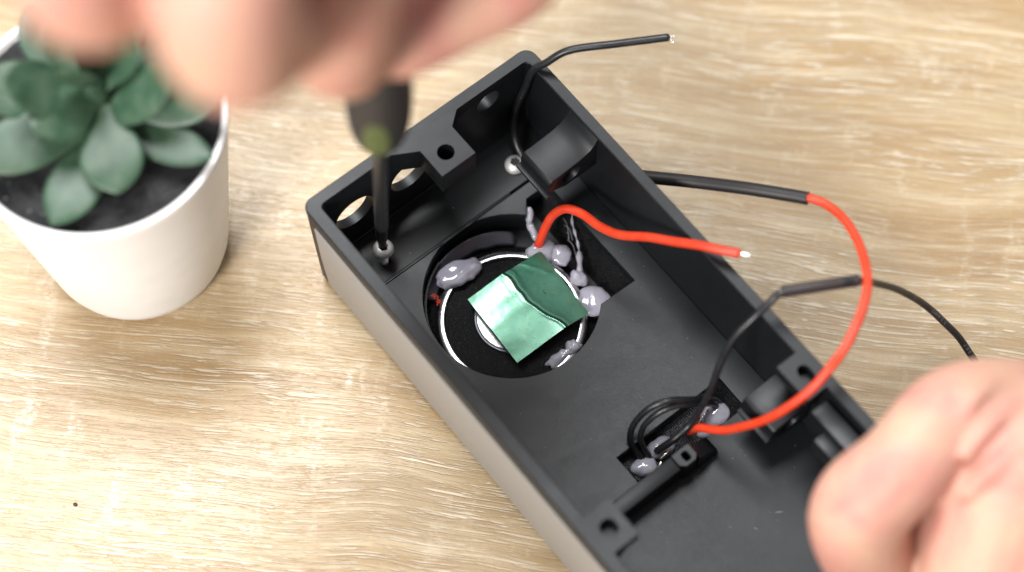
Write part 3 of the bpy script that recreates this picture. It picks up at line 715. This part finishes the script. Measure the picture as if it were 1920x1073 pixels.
hB = flesh('hand', [
    [(166, -126.0, 36, 10.0), (159, -111, 58, 12), (154.3, -101.7, 76.5, 13.5), (164.9, -92.0, 85.1, 12.6), (181.0, -75.9, 85.7, 12.5), (206.5, -71.6, 74.5, 13), (235.7, -72.2, 67.6, 15)],
    [(184.9, -142, 35.1, 15), (188.5, -123.1, 56.2, 17.5), (189.7, -111.4, 66.8, 18.3), (195.9, -92.2, 79.6, 18.5), (206.7, -77.9, 76.0, 17.5), (235.7, -73.6, 67.0, 18)],
    [(217.0, -145, 32, 15), (215.9, -122.9, 56.3, 23), (216.1, -105.9, 73.6, 25), (227.3, -84.9, 77.3, 22), (255.9, -80.4, 69.5, 24)],
    [(240, -145, 30, 12), (243, -122, 52, 19), (250, -100, 64, 22), (262, -88, 66, 23), (310, -78, 64, 25)],
    [(177.5, -91, 70, 9), (175.5, -102, 58, 9.5), (174, -113, 46, 9)],
    [(177.4, -84.9, 95.4, 1.8), (182.1, -77.3, 98.0, 2.4), (192.2, -69.3, 92.0, 1.8)],
    [(179.5, -92.1, 95.4, 1.8), (186.1, -84.0, 97.0, 2.4), (197.3, -75.9, 93.4, 1.8)],
    [(179.2, -101.2, 90.2, 1.8), (185.2, -96.5, 94.6, 2.4), (195.7, -88, 96.9, 1.9)],
    [(205, -140, 42, 12), (196, -158, 26, 10.5), (190, -160, 16, 9.5)], [(222, -148, 38, 12), (214, -166, 24, 10), (206, -168, 14, 9)], [(238, -150, 32, 11), (230, -166, 20, 9.5), (222, -168, 12, 8.5)],
], 1.0, 9)
o = link('hand', hB, M['skin'], None, 179); tag(o, 'bare hand gripping the right wall of the black box, thumb knuckle bent', 'hand')

# ------------------------------------------------------------------ plant pot and succulent
PC = Vector((-55.5, 10.0, 0))
pot = tag(empty('plant_pot', PC*S), 'white tapered ceramic plant pot filled with dark soil', 'plant pot')
prof = [(.01, 0), (22, 0), (25.5, .8), (27.6, 3.5), (28.8, 8), (32.0, 35), (35.6, 66), (37.6, 82), (38.1, 84.2), (37.7, 85.3), (36.9, 85.5), (36.1, 85.0), (35.7, 83.5), (34.6, 72), (.01, 71)]
link('wall', lathe('wall', prof, 120), M['pot'], pot, 50)
bm = bmesh.new(); nr, na = 30, 90; grid = []
for i in range(nr+1):
    row = []
    for k in range(na):
        r_ = 35.5*i/nr; a = 2*math.pi*k/na; x, y = r_*math.cos(a), r_*math.sin(a)
        z = 82.0 + 1.1*noise.noise(Vector((x*.12, y*.12, 0))) + .7*noise.noise(Vector((x*.5, y*.5, 3))) + 2.0*math.exp(-(r_/14)**2) + .35*noise.noise(Vector((x*1.6, y*1.6, 7)))
        row.append(bm.verts.new(Vector((x, y, z))*S))
    grid.append(row)
for i in range(nr):
    for k in range(na):
        q = (k+1) % na
        bm.faces.new((grid[i][k], grid[i+1][k], grid[i+1][q], grid[i][q]))
me = bpy.data.meshes.new('soil'); bm.to_mesh(me); bm.free()
soil = link('soil', me, M['soil'], pot, 179)
bm = bmesh.new()
for k in range(300):
    r_ = 34.8*math.sqrt(random.random()); a = random.uniform(0, 6.283); s_ = random.choice((.12, .15, .18, .22, .3, .42))*random.uniform(.7, 1.2)
    x, y = r_*math.cos(a), r_*math.sin(a)
    z = 82.1 + 1.1*noise.noise(Vector((x*.12, y*.12, 0))) + .7*noise.noise(Vector((x*.5, y*.5, 3))) + 2.0*math.exp(-(r_/14)**2)
    bmesh.ops.create_icosphere(bm, subdivisions=1, radius=s_*S, matrix=Matrix.Translation(Vector((x, y, z+.1))*S) @ Matrix.Diagonal((1, random.uniform(.6, 1), .7, 1)))
me = bpy.data.meshes.new('grit'); bm.to_mesh(me); bm.free()
tag(link('grit', me, plain('grit', (.16, .16, .175), .6), pot), kind='stuff')

plant = tag(empty('succulent_plant', (PC + Vector((0, 0, 82)))*S), 'grey green succulent rosette growing in the white pot', 'plant')
def leaf(base, tip, width, thick=3.6, upv=(0, -.25, 1), cup=.10, bend=.10, seed=0):
    base, tip = Vector(base), Vector(tip); x = tip-base; ln = x.length; x.normalize()
    z = Vector(upv); z = (z - x*z.dot(x)).normalized(); y = z.cross(x)
    ns, na_ = 26, 22; loops_ = []
    for i in range(ns+1):
        s_ = (1 - math.cos(math.pi*i/ns))/2
        s_ = min(max(s_, .002), .998)
        w = width/2*( (.42 + .58*math.sin(math.pi*min(1, s_/.58)/2)**1.5) if s_ < .58 else (max(0, 1 - ((s_-.58)/.42)**2.2))**.78 )
        w = max(w, .05)
        t_ = thick/2*(1 - .25*s_)*min(1, (w/(width/2))**.6)
        row = []
        for k in range(na_):
            a = 2*math.pi*k/na_
            py = w*math.cos(a); pz = t_*math.sin(a)*(1 - .35*math.cos(a)**2)
            pz += cup*(py*py)/(width/2)*1.2 + bend*ln*(s_**2 - s_)*1.2 + .25*noise.noise(Vector((s_*3, py*.1, seed)))
            row.append((base + x*(s_*ln) + y*py + z*pz)*S)
        loops_.append(row)
    me = loft('leaf', loops_); me.transform(Matrix.Translation(-plant.location))
    link('leaf', me, M['leaf'], plant, 179)
Zc = 9
for k, (b_, t_, w_, u_, bd) in enumerate((
    ((-50, 3, 91), (-63.5, -24.5, 87.0), 15.5, (0, -.2, 1), .12),
    ((-50.5, 7, 97), (-45.0, -17.5, 92), 17.5, (.1, -.3, 1), .05),
    ((-49, 4, 92), (-20, -5.5, 91.0), 12.0, (.1, -.1, 1), .14),
    ((-52, 6, 94), (-86, -8.5, 93), 17.0, (-.1, -.3, 1), .10),
    ((-50, 4, 94), (-29.5, 9, 112), 15.0, (-.6, -.3, .6), .10),
    ((-46, 7, 91), (-17, 11, 99), 14.0, (-.1, -.4, 1), .12),
    ((-52, 10, 99), (-67, -5, 106), 17.0, (-.1, -.5, 1), .16),
    ((-56, 12, 92), (-86, 12, 100), 17.0, (.1, -.2, 1), .12),
    ((-55, 14, 92), (-74, 36, 101), 17.0, (.1, .1, 1), .12),
    ((-52, 16, 92), (-46, 42, 102), 17.0, (0, .1, 1), .12),
    ((-49, 13, 92), (-26, 30, 101), 16.0, (0, .1, 1), .12),
    ((-55, 10, 98), (-74, 4, 114), 17.0, (.4, -.1, 1), .14),
    ((-52, 12, 99), (-40, 22, 117), 16.0, (-.3, -.3, 1), .14),
    ((-54, 13, 99), (-62, 27, 117), 16.0, (.2, -.5, 1), .14),
    ((-53, 11, 102), (-56, 4, 122), 12.0, (0, .8, .4), .12),
    ((-53, 12, 102), (-50, 17, 122), 11.0, (0, -.8, .4), .12),
)):
    leaf(b_, t_, w_, upv=u_, bend=bd, seed=k)
st_ = tube_mesh('stem', [Vector((-52.5, 10, 80))*S, Vector((-52.5, 10.5, 92))*S, Vector((-52.5, 11, 103))*S], [4.5*S, 5*S, 3*S], 12)
st_.transform(Matrix.Translation(-plant.location)); link('stem', st_, M['leaf'], plant, 179)

# small mark on the table
me = blob_mesh('dark_speck', (0, 0, -9), ((.7, .1, 0), (0, .6, 0), (0, 0, .35)), 3, .4, 2)
o = link('dark_speck', me, plain('speck_brown', (.05, .03, .02), .7), None, 179); o.location = (-68.5*S, -76.5*S, .0002); tag(o, 'tiny dark brown speck on the table at the lower left', 'speck')
